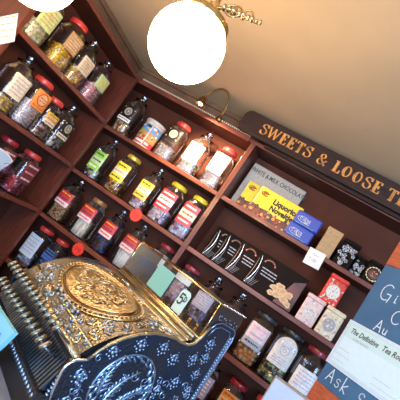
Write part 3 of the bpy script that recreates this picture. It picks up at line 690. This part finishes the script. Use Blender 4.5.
# ------------------------------------------------------------------ cash register
# local frame: x = back direction (depth), y = across (towards the far side), z = up from the counter
HD = math.radians(31)
RG = thing('cash_register', 'antique embossed brass and dark nickel cash register with glass top on the counter', 'cash register', (-.151, -1.113, CZ+.0008), PI/2-HD)
# with rz = 90-31 deg, local x -> (sin31, cos31), local y -> (-cos31, sin31)
ZG = 1.4925-CZ              # top of the glass above the counter
W = .42
def zz(z): return ZG+z
prof = [(-.268, -.236), (-.262, -.222), (-.250, -.204), (-.236, -.188), (-.214, -.168), (-.190, -.153), (-.165, -.142), (-.135, -.132), (-.10, -.1255), (-.07, -.123), (-.045, -.1215), (-.028, -.119), (-.014, -.112), (-.006, -.104)]
def prof_z(d):
    for (a, za), (c, zc) in zip(prof, prof[1:]):
        if a <= d <= c: return za+(zc-za)*(d-a)/(c-a)
    return prof[-1][1]
y0, y1 = .010, W-.010
# core body
b = MB()
pts = [(-.250, .0), (.105, .0), (.105, zz(-.105))]+[(p[0]+.002, zz(p[1])-.004) for p in prof[::-1]]+[(-.262, zz(-.25)), (-.262, .04)]
n = len(pts); b.add([(x_, y0+.002, z_) for x_, z_ in pts]+[(x_, y1-.002, z_) for x_, z_ in pts], [tuple(range(n)), tuple(range(2*n-1, n-1, -1))]+[(i, i+n, (i+1) % n+n, (i+1) % n) for i in range(n)], 'darkmetal')
b.build('case', RG)
# domed top
b = MB(); ny = 30; rows = []
vs = []; fs = []
for p in prof:
    for j in range(ny+1): vs.append((p[0], y0+(y1-y0)*j/ny, zz(p[1])))
for i in range(len(prof)-1):
    for j in range(ny): a = i*(ny+1)+j; fs.append((a, a+1, a+ny+2, a+ny+1))
b.add(vs, fs, 'domebrass', True)
# relief on the dome: position by (d, w) on the surface
ARC = [0.]
rp = prof[::-1]
for (a, za), (c, zc) in zip(rp, rp[1:]): ARC.append(ARC[-1]+math.hypot(c-a, zc-za))
def dome(t_, w, lift=0.0):            # t_ = minus the distance along the curve from its back edge
    q = max(.0005, min(ARC[-1]-.0005, -t_-.006))
    for i in range(len(rp)-1):
        if ARC[i] <= q <= ARC[i+1]:
            k = (q-ARC[i])/(ARC[i+1]-ARC[i]); tx, tz = rp[i+1][0]-rp[i][0], rp[i+1][1]-rp[i][1]; L = math.hypot(tx, tz)
            return (rp[i][0]+tx*k+tz/L*lift*(1 if tz < 0 else 1), w, zz(rp[i][1]+tz*k)-tx/L*lift)
domo = b.build('domed_cover', RG)
# oval medallion: dished gold field, beaded and leafy ring
b = MB()
MC = (-.172, .216); MA, MBB = .098, .160
def ell(a, kd, kw): return (MC[0]+MA*kd*math.cos(a), MC[1]+MBB*kw*math.sin(a))
N = 60
vs = []; fs = []
rads = [0.0, .2, .4, .6, .78]
for k in rads:
    for i in range(N):
        d, w = ell(2*PI*i/N, k, k); vs.append(dome(d, w, .0022+.002*(1-k)))
for r_ in range(len(rads)-1):
    for i in range(N): fs.append((r_*N+i, r_*N+(i+1) % N, (r_+1)*N+(i+1) % N, (r_+1)*N+i))
b.add(vs, fs, 'domegold', True)
b.build('medallion', RG)
b = MB()
for k, rr_, m in ((.80, .0022, 'domegold'), (.86, .0016, 'brassdark'), (.91, .0022, 'domegold'), (1.0, .0020, 'brass')):
    pts = [dome(*ell(2*PI*i/N, k, k), .003) for i in range(N+1)]; b.tube(pts, rr_, m, 6, False)
for i in range(56):
    a = 2*PI*i/56; b.blob(dome(*ell(a, .96, .96), .003), .0046, 'domegold', (1, 1, .7), 6, 4)
b.build('medallion_ring', RG)
b = MB(); rg = random.Random(5)
def scroll(place, c, s_, turn, rot, m, r, n=16, T=2.2):
    pts = []
    for i in range(n+1):
        a = T*PI*i/n; q = s_*(1-.80*i/n)
        x, y = q*math.cos(a)*1.0, q*math.sin(a)*turn
        pts.append((c[0]+x*math.cos(rot)-y*math.sin(rot), c[1]+x*math.sin(rot)+y*math.cos(rot)))
    return [place(*p) for p in pts], [r*(1-.5*i/n) for i in range(n+1)]
for i in range(46):           # scrolls inside the medallion
    a, q = rg.uniform(0, 2*PI), math.sqrt(rg.uniform(0, 1))*.64
    pts, rr_ = scroll(lambda d, w: dome(d, w, .0050), ell(a, q, q), rg.uniform(.009, .015), rg.choice((-1, 1)), rg.uniform(0, 6), 'domegold', .0026)
    b.tube(pts, rr_, 'domegold', 5)
b.build('medallion_scrolls', RG)
b = MB()
for i in range(260):           # scrollwork filling the spandrels
    d, w = rg.uniform(-.318, -.045), rg.uniform(y0+.016, y1-.016)
    if ((d-MC[0])/(MA*1.12))**2+((w-MC[1])/(MBB*1.1))**2 < 1: continue
    pts, rr_ = scroll(lambda d, w: dome(d, w, .0012), (d, w), rg.uniform(.008, .015), rg.choice((-1, 1)), rg.uniform(0, 6), 'x', .0030)
    b.tube(pts, rr_, rg.choice(['domebrass', 'nickelrelief', 'steelrelief', 'brass', 'domebrass']), 5)
    b.blob(dome(d, w, .001), .004, 'nickelrelief', (1, 1, .6), 6, 4)
# leafy ornament crossing the ring on the front side
for k in range(16):
    a = PI+(k-7.5)*.055; dd, w = ell(a, 1.02+.06*math.sin(k*1.9), 1.02)
    b.blob(dome(dd, w-.02, .004), .0068, 'steelrelief', (1.3, .8, .6), 8, 5, Matrix.Rotation(k*.9, 3, 'Z'))
b.build('scrollwork', RG)
# bright rolled front rim
b = MB()
b.tube([(-.266, y0-.004, zz(-.232)), (-.266, y1+.004, zz(-.232))], .0075, 'domegold', 12)
b.tube([(-.250, y0, zz(-.203)), (-.250, y1, zz(-.203))], .0032, 'brass', 8)
b.box(-.272, -.262, y0, y1, zz(-.262), zz(-.237), 'darkmetal')
b.build('front_rim', RG)
# the moulding under the glass
b = MB()
b.tube([(-.020, y0, zz(-.1135)), (-.020, y1, zz(-.1135))], .004, 'brass', 8)
b.box(-.012, .108, y0, y1, zz(-.106), zz(-.1), 'brass')
b.tube([(-.010, y0, zz(-.101)), (-.010, y1, zz(-.101))], .0035, 'domegold', 8)
b.tube([(-.050, y0, zz(-.119)), (-.050, y1, zz(-.119))], .0022, 'domegold', 8)
b.build('moulding', RG)

# side panel with its curved outline
side = [(-.252, .0), (-.262, zz(-.34)), (-.276, zz(-.30)), (-.284, zz(-.262)), (-.284, zz(-.250)), (-.279, zz(-.240)), (-.270, zz(-.232)), (-.249, zz(-.226))] + \
       [(-.236, zz(-.200)), (-.222, zz(-.181)), (-.198, zz(-.159)), (-.170, zz(-.141)), (-.135, zz(-.127)), (-.10, zz(-.1205)), (-.07, zz(-.1195)), (-.045, zz(-.1215)), (-.024, zz(-.121)), (-.008, zz(-.112)), (.002, zz(-.092)), (.010, zz(-.060)), (.020, zz(-.043)), (.038, zz(-.036)), (.080, zz(-.036)), (.098, zz(-.040)), (.110, zz(-.052)), (.114, zz(-.070)), (.116, .0)]
def side_panel(ya, yb, name):
    b = MB(); n = len(side)
    b.add([(x_, ya, z_) for x_, z_ in side]+[(x_, yb, z_) for x_, z_ in side], [tuple(range(n)), tuple(range(2*n-1, n-1, -1))]+[(i, i+n, (i+1) % n+n, (i+1) % n) for i in range(n)], 'nickel')
    return b.build(name, RG)
side_panel(0, .0095, 'side_panel'); side_panel(W-.0095, W, 'side_panel')
b = MB()
edge = [(x_, -.0005, z_) for x_, z_ in side[1:20]]
b.tube(edge, .0028, 'silver', 8)
b.tube([(x_, -.0005, z_) for x_, z_ in side[7:20]], .0034, 'domegold', 8)
b.build('edge_moulding', RG)
# embossed strip down the back of the side panel, and round its top
b = MB()
z = .006
while z < zz(-.062):
    b.blob((.103, -.0006, z), .0056, 'nickelrelief', (1.25, .5, .8), 6, 4); b.blob((.1075, -.0006, z+.004), .0030, 'silver', (1, .5, 1), 6, 4); z += .0078
b.tube([(.1115, -.0004, .0), (.1115, -.0004, zz(-.066)), (.106, -.0004, zz(-.047)), (.094, -.0004, zz(-.0395)), (.040, -.0004, zz(-.0385)), (.022, -.0004, zz(-.048)), (.012, -.0004, zz(-.066))], .0016, 'nickelrelief', 6)
b.tube([(.095, -.0004, .0), (.095, -.0004, zz(-.062)), (.085, -.0004, zz(-.050)), (.045, -.0004, zz(-.049)), (.028, -.0004, zz(-.058)), (.020, -.0004, zz(-.080))], .0012, 'nickelrelief', 6)
b.build('embossed_border', RG)
# sprigs and wreath in relief on the side
b = MB(); sp = lambda x_, z_: (x_, -.0010, z_)
def sprig(cx, cz, s_, rot=0):
    R2 = lambda x_, z_: (cx+(x_*math.cos(rot)-z_*math.sin(rot))*s_, cz+(x_*math.sin(rot)+z_*math.cos(rot))*s_)
    for x_, z_, q in ((0, 0, .26), (.5, .15, .18), (-.5, .15, .18), (.28, .5, .18), (-.28, .5, .18), (0, .85, .16), (.75, -.3, .14), (-.75, -.3, .14), (.3, -.5, .17), (-.3, -.5, .17), (0, -.85, .13), (0, 1.25, .10), (.95, .35, .1), (-.95, .35, .1)):
        p = R2(x_, z_); b.blob((p[0], -.0006, p[1]), q*s_, 'nickelrelief', (1, .6, 1.1), 7, 5)
    for s2 in (-1, 1):
        b.tube([(*(lambda p: (p[0], -.0010, p[1]))(R2(s2*.55*math.cos(a)*(1-a/8), .3+.7*math.sin(a)*(1-a/8))),) for a in [i*.4 for i in range(12)]], .0011, 'nickelrelief', 5)
for cx, cz, s_, rt in [(q[0], q[1], q[2]*1.25, q[3]) for q in ((-.205, -.196, .013, .2), (-.150, -.163, .014, 0), (-.088, -.152, .014, -.1), (-.040, -.166, .014, -.2), (.020, -.150, .014, 0), (.045, -.100, .014, 0), (-.240, -.262, .016, .5), (.010, -.215, .014, 0),
                       (.056, -.135, .013, 0), (.060, -.180, .012, 0), (.068, -.225, .013, 0), (.060, -.290, .013, 0), (-.030, -.245, .013, 0), (-.236, -.320, .014, 0))]:
    b = MB(); sprig(cx, zz(cz), s_, rt); b.build('embossed_sprig', RG)
b = MB()
# oval wreath
WC = (-.125, zz(-.262)); 
pts = [(WC[0]+.078*math.cos(a), -.001, WC[1]+.082*math.sin(a)) for a in [2*PI*i/48 for i in range(49)]]; b.tube(pts, .0026, 'nickelrelief', 6)
for i in range(52):
    a = 2*PI*i/52; q_ = .069+.005*math.sin(i*2.4); b.blob((WC[0]+q_*math.cos(a), -.0006, WC[1]+(q_+.004)*math.sin(a)), rg.uniform(.005, .009), 'nickelrelief', (.5, .5, 1.3), 6, 4, Matrix.Rotation(-a+.9*(1 if i % 2 else .2), 3, 'Y'))
for k in range(3):          # acanthus leaves lying across the wreath
    ang = math.radians((62, 40, 84)[k]); ox, oz = ((-.030, -.045), (.0, -.05), (-.05, -.03))[k]
    ax, az = math.cos(ang), math.sin(ang)
    spine = [(WC[0]+ox+ax*q*.105-az*.012*math.sin(PI*q), -.0014, WC[1]+oz+az*q*.105+ax*.012*math.sin(PI*q)) for q in [i/10 for i in range(11)]]
    b.tube(spine, [.0034-.0022*i/10 for i in range(11)], 'nickelrelief', 6)
    for i in range(1, 10):
        for s2 in (-1, 1):
            th = ang+s2*.75; l = .012*(1-i/13)
            b.blob((spine[i][0]+math.cos(th)*l, -.0008, spine[i][2]+math.sin(th)*l), l*.95, 'nickelrelief', (1.15, .25, .38), 7, 5, Matrix.Rotation(-th, 3, 'Y'))
rg = random.Random(11)
for i in range(60):
    x_, z_ = rg.uniform(-.24, .085), rg.uniform(.03, zz(-.21))
    if .060**2 < (x_-WC[0])**2+(z_-WC[1])**2 < .086**2: continue
    pts, r2 = scroll(lambda p, q: (max(-.25, min(.09, p)), -.0010, q), (x_, z_), rg.uniform(.008, .013), rg.choice((-1, 1)), rg.uniform(0, 6), 'x', .0017)
    b.tube(pts, r2, 'nickelrelief', 5)
b.build('embossed_relief', RG)
# glass indicator box
b = MB()
gx0, gx1 = .0, .106
fr = .0019
for ya in (0.004, W-.004):
    b.tube([(gx0, ya, zz(-.100)), (gx0, ya, zz(0))], fr, 'brass', 8)
    b.tube([(gx1, ya, zz(-.060)), (gx1, ya, zz(0))], fr, 'darkbronze', 8)
    b.tube([(gx0, ya, zz(0)), (gx1, ya, zz(0))], .0026, 'brassdark', 8)
for gx, m in ((gx0, 'brass'), (gx1, 'darkbronze')):
    b.tube([(gx, .002, zz(0)), (gx, W-.002, zz(0))], fr, m, 8)
b.tube([(gx0, .002, zz(-.097)), (gx0, W-.002, zz(-.097))], .0032, 'brass', 8)
b.tube([(gx1, .002, zz(-.097)), (gx1, W-.002, zz(-.097))], .0032, 'brassdark', 8)
b.tube([(gx0+.022, .004, zz(0.0)), (gx0+.022, W-.004, zz(0.0))], .0018, 'brass', 8)
b.build('glass_frame', RG)
b = MB(); x_ = .012
while x_ < .112: b.blob((x_, .003, zz(.002)), .0024, 'silver', (1, 1, 1), 6, 4); x_ += .0062
b.build('beaded_rail', RG)
for ya, nm in ((.0022, 'end_panel'), (W-.0035, 'end_panel')):
    b = MB(); b.box(.004, gx1-.002, ya, ya+.0012, zz(-.099), zz(-.002), 'darkbronze')
    if ya < .1:
        for k in range(14): b.blob((.02+.007*(k % 12), ya-.0003, zz(-.030)+.006*math.sin(k*2.3)), .0022, 'nickelrelief', (1, .4, 1), 6, 4)
    b.build(nm, RG)
def pane(name, vs):
    b = MB(); b.add(vs, [(0, 1, 2, 3)], 'pane'); return b.build(name, RG)
pane('front_pane', [(gx0, .006, zz(-.096)), (gx0, W-.006, zz(-.096)), (gx0, W-.006, zz(-.002)), (gx0, .006, zz(-.002))])
pane('back_pane', [(gx1, .006, zz(-.096)), (gx1, W-.006, zz(-.096)), (gx1, W-.006, zz(-.002)), (gx1, .006, zz(-.002))])
# price flags inside the glass
b = MB(); b.M = Matrix.Translation((.030, .150, zz(-.096))) @ Matrix.Rotation(-PI/2, 4, 'Z')
b.poly([(-.021, 0), (.021, 0), (.021, .058), (.012, .066), (.004, .066), (-.012, .066), (-.021, .058)], 'tagmint', None, .0015)
b.M = b.M @ Matrix.Identity(4)
pen(b, [[(.55, .95), (.15, .95), (.10, .56), (.40, .62), (.55, .42), (.48, .14), (.22, .04), (.05, .14)]], -.016, .022, .032, 'black', .0024, f=lambda X, Z: (X, -.0007, Z))
pen(b, [[(0, 0), (0, .8), (.35, .7), (.45, .4), (.35, .1), (0, 0)]], .006, .036, .018, 'black', .0016, f=lambda X, Z: (X, -.0007, Z))
b.build('price_flag', RG)
b = MB(); b.M = Matrix.Translation((.030, .272, zz(-.096))) @ Matrix.Rotation(-PI/2, 4, 'Z')
b.poly([(-.043, .002), (.043, .002), (.043, .078), (-.043, .078)], 'teal', None, .0015); b.build('teal_flag', RG)
b = MB()
for k in range(12):
    yk = .03+.033*k; b.box(.055, .0575, yk-.010, yk+.010, zz(-.0995), zz(-.082), 'darkmetal')
b.build('flag_rack', RG)

# keyboard: slatted front, beaded strip, two rows of keys
b = MB(); nsl = 38
for k in range(nsl):
    ya = .012+(W-.026)*k/nsl
    b.add([(-.270, ya, zz(-.240)), (-.270, ya+.0062, zz(-.240)), (-.293, ya+.0062, zz(-.312)), (-.293, ya, zz(-.312)),
           (-.258, ya, zz(-.240)), (-.258, ya+.0062, zz(-.240)), (-.262, ya+.0062, zz(-.312)), (-.262, ya, zz(-.312))],
          [(0, 1, 2, 3), (4, 5, 6, 7), (0, 4, 7, 3), (1, 5, 6, 2), (0, 1, 5, 4), (3, 2, 6, 7)], 'nickelslat')
b.build('slatted_front', RG)
b = MB()
b.box(-.302, -.262, .0, W, zz(-.335), zz(-.313), 'nickel')
y_ = .010
while y_ < W-.01: b.blob((-.303, y_, zz(-.324)), .0052, 'nickelrelief', (.5, .8, 1), 8, 5); y_ += .0125
b.box(-.297, -.262, .003, W-.003, .001, zz(-.336), 'darkmetal')
b.build('beaded_base_strip', RG)
b = MB()
z = zz(-.300)
for k in range(9): b.blob((-.279-.0012*(k % 2), .004, zz(-.252-.0075*k)), .0042, 'nickelrelief', (1, 1.2, .8), 6, 4)
b.build('corner_ornament', RG)
nk = 14
for row, (kd, kz, sd) in enumerate(((-.318, -.203, -.262), (-.314, -.247, -.268))):
    for k in range(nk):
        yk = .048+(W-.075)*k/(nk-1)+(.006 if row else 0)
        kz2 = kz-(.020 if row == 0 else .026)*k/(nk-1)
        b = MB(); R = .0128
        T = Matrix.Translation((kd, yk, zz(kz2))) @ Matrix.Rotation(math.radians(-52), 4, 'Y') @ Matrix.Rotation(math.radians(-30), 4, 'X')
        b.lathe([(R*.9, -.0045), (R, -.003), (R, .0008), (R*.93, .0018)], 'keyrim', 16, T=T)
        b.lathe([(R*.86, .0017), (R*.86, .0026), (R*.6, .0034), (R*.2, .0037)], 'keycopper' if (row == 1 and k == 0) else 'keyface', 14, T=T)
        ko = b.build('key', RG)
        if row == 1 and k == 0: ko['label'] = 'copper-pink key'
        b = MB(); b.tube([(kd+.003, yk, zz(kz2)-.004), (kd+.018, yk, zz(kz2)-.012), (sd, yk, zz(kz2)-.018-(.0 if row else .012))], .0026, 'nickelslat', 6)
        s_o = b.build('key_stem', ko)

# small cards by the keys
P = Matrix.Translation((-.151, -1.113, 0)) @ Matrix.Rotation(PI/2-HD, 4, 'Z')
b = MB(); b.M = P @ Matrix.Translation((-.345, .225, CZ+.0015)) @ Matrix.Rotation(-PI/2+math.radians(0), 4, 'Z')
b.poly([(-.06, 0), (.060, 0), (.088, .062), (.100, .100), (-.03, .086), (-.06, .085)], 'cyan', None, .010)
pen(b, [[(0, 0), (.3, .5), (.5, .1), (.8, .6), (1.1, .2)], [(.1, -.3), (.9, -.1)]], .030, .050, .035, 'blue', .0011, f=lambda X, Z: (X, -.0008, Z))
tag(b.build('card_sign'), 'bright cyan handwritten card standing in front of the register keys at the left edge', 'card')

# ------------------------------------------------------------------ chalkboard
EA = math.atan2(-.758, .652)       # board runs towards the camera on its right
cb = thing('chalkboard', 'blue chalkboard with chalk handwriting in an orange-brown wooden frame on the right', 'chalkboard', (.161, -.664, 1.674), EA)
BW = .44
b = MB(); b.box(0, BW, 0, .012, -.226, .212, 'board'); b.build('slate', cb, bevel=.001)
b = MB(); b.box(-.0, BW, -.002, .020, .2125, .335, 'rail'); b.build('top_rail', cb, bevel=.003)
b = MB(); b.box(-.0, BW, -.002, .020, -.33, -.2265, 'rail'); b.build('bottom_rail', cb, bevel=.003)
for x_ in (.002, BW-.034):
    b = MB(); b.box(x_, x_+.032, .0205, .040, CZ-1.674+.001, .325, 'rail'); b.build('leg', cb)
b = MB(); g = lambda X, Z: (X, -.0008, Z)
CH = {'G': [arc(.4, .5, .36, .48, 50, 300), [(.45, .42), (.72, .42), (.66, -.05)]], 'i': [[(.1, .45), (.1, .0), (.25, .0)], [(.1, .62), (.1, .68)]],
      'C': [arc(.42, .5, .36, .46, 55, 315)], 'A': [[(.0, 0), (.32, 1.0), (.64, 0)], [(.10, .36), (.56, .36)]], 'u': [[(.0, .55), (.04, .1), (.22, 0), (.38, .2), (.40, .55), (.42, .0)]],
      's': [arc(.2, .42, .15, .13, 20, 250)+arc(.2, .14, .16, .15, 80, -160)], 'k': [[(0, 1.0), (0, 0)], [(.38, .58), (.0, .28), (.40, .0)]],
      'S': [arc(.3, .74, .22, .22, 30, 230)+arc(.3, .26, .25, .26, 70, -160)], 'f': [[(.3, .95), (.12, .8), (.12, -.05)], [(0, .5), (.3, .5)]], 't': [[(.15, .95), (.15, .05), (.3, 0)], [(0, .6), (.34, .6)]]}
pen(b, CH['G'], .040, .098, .056, 'chalk', .0016, f=g); pen(b, CH['i'], .098, .104, .034, 'chalk', .0016, f=g); pen(b, CH['f'], .125, .100, .050, 'chalk', .0016, f=g); pen(b, CH['t'], .155, .100, .050, 'chalk', .0016, f=g)
b.build('chalk_line', cb); b = MB()
pen(b, CH['C'], .118, .042, .046, 'chalk', .0016, f=g)
b.build('chalk_line', cb); b = MB()
pen(b, CH['A'], .086, .002, .036, 'chalk', .0016, f=g); pen(b, CH['u'], .118, .002, .030, 'chalk', .0016, f=g)
b.build('chalk_line', cb); b = MB()
pen(b, CH['A'], .028, -.206, .040, 'chalk', .0016, f=g); pen(b, CH['s'], .066, -.206, .044, 'chalk', .0016, f=g); pen(b, CH['k'], .095, -.208, .044, 'chalk', .0016, f=g)
pen(b, CH['S'], .155, -.212, .040, 'chalk', .0016, f=g)
b.build('chalk_line', cb)
# laminated certificate
t = thing('certificate', 'laminated pale blue printed certificate taped across the blue chalkboard', 'certificate', (.161, -.664, 1.674), EA)
b = MB(); b.bbox(-.004, .30, -.0042, -.0020, -.160, -.004, 'certpale', .0008); b.build('laminated_sheet', t)
b = MB(); g = lambda X, Z: (X, -.0048, Z); g2 = lambda X, Z: (X, -.0054, Z)
b.poly([(.006, -.060), (.29, -.060), (.29, -.012), (.006, -.012)], 'certblue', g)
pen(b, [[(0, 0), (0, 1), (1.94, 1), (1.94, 0), (0, 0)]], .003, -.154, .145, 'lilac', .0005, f=g2)
pen(b, [[(0, 0), (0, 1), (1.98, 1), (1.98, 0), (0, 0)]], .008, -.149, .135, 'lilac', .0004, f=g2)
btext(b, 'The Definitive', .022, -.042, .017, 'ink', shear=.2, f=g2, xs=.80, off=.0004); btext(b, 'Tea Room', .148, -.042, .017, 'ink', shear=.2, f=g2, xs=.84, off=.0004)
btext(b, 'Quality Speciality', .044, -.058, .008, 'grey', f=g2, xs=.8)
for z_, x0, x1 in ((-.118, .012, .075), (-.136, .012, .06), (-.10, .012, .06), (-.118, .17, .23), (-.136, .17, .26)): pen(b, [[(0, 0), (1, 0)]], x0, z_, x1-x0, 'lilac', .0006, f=g2)
b.build('print', t)

# grey box standing on the counter
t = thing('card_box', 'plain light grey box standing on the counter between the register and the chalkboard', 'box', (.044, -.93, CZ+.0008), 0)
b = MB(); b.bbox(0, .115, 0, .06, 0, .290, 'greybox', .002, Matrix.Rotation(0, 4, 'Z')); b.build('carton', t)

# ------------------------------------------------------------------ lights
def area(name, loc, target, size, power, col, sy=None):
    l = bpy.data.lights.new(name, 'AREA'); l.shape = 'RECTANGLE'; l.size = size; l.size_y = sy or size; l.energy = power; l.color = col
    o = bpy.data.objects.new(name, l); COL.objects.link(o); o.location = loc
    o.rotation_euler = (Vector(target)-Vector(loc)).to_track_quat('-Z', 'Y').to_euler(); return o
area('window_daylight', (1.6, -4.2, 1.5), (-.1, -.9, 1.2), 2.2, 165, (.40, .64, 1.0), 1.6)
area('shopfront_daylight', (-1.2, -4.0, 1.9), (-.4, -.9, 1.3), 1.6, 40, (.70, .84, 1.0), 1.4)
l = bpy.data.lights.new('picture_lamp_beam', 'SPOT'); l.energy = 60; l.color = (1, .60, .34); l.spot_size = math.radians(130); l.spot_blend = .8; l.shadow_soft_size = .02
o = bpy.data.objects.new('picture_lamp_beam', l); COL.objects.link(o); o.location = (-1.012, -.156, TOP-.012)
o.rotation_euler = (Vector((-.85, .06, 1.9))-o.location).to_track_quat('-Z', 'Y').to_euler()
w = bpy.data.worlds.new('World'); S.world = w; w.use_nodes = True
bg = w.node_tree.nodes['Background']; bg.inputs[0].default_value = (.42, .60, .95, 1); bg.inputs[1].default_value = .8

# ------------------------------------------------------------------ camera
cam = bpy.data.cameras.new('camera'); co = bpy.data.objects.new('camera', cam); COL.objects.link(co); S.camera = co
yaw, pitch, roll = [math.radians(a) for a in (19.5, 7.1, 34.5)]
fw = Vector((-math.sin(yaw)*math.cos(pitch), math.cos(yaw)*math.cos(pitch), math.sin(pitch)))
r0 = Vector((math.cos(yaw), math.sin(yaw), 0)); u0 = r0.cross(fw)
r_ = math.cos(roll)*r0+math.sin(roll)*u0; u_ = -math.sin(roll)*r0+math.cos(roll)*u0
M = Matrix((r_, u_, -fw)).transposed().to_4x4(); M.translation = Vector((0, -2.1, 1.55)); co.matrix_world = M
cam.sensor_width = 36; cam.sensor_height = 36; cam.lens = 36; cam.clip_start = .02
vs = S.view_settings
S.display_settings.display_device = 'sRGB'; vs.view_transform = 'Standard'; vs.look = 'None'; vs.exposure = .18; vs.gamma = 1; vs.use_curve_mapping = False
try: S.cycles.transparent_max_bounces = 24
except Exception: pass
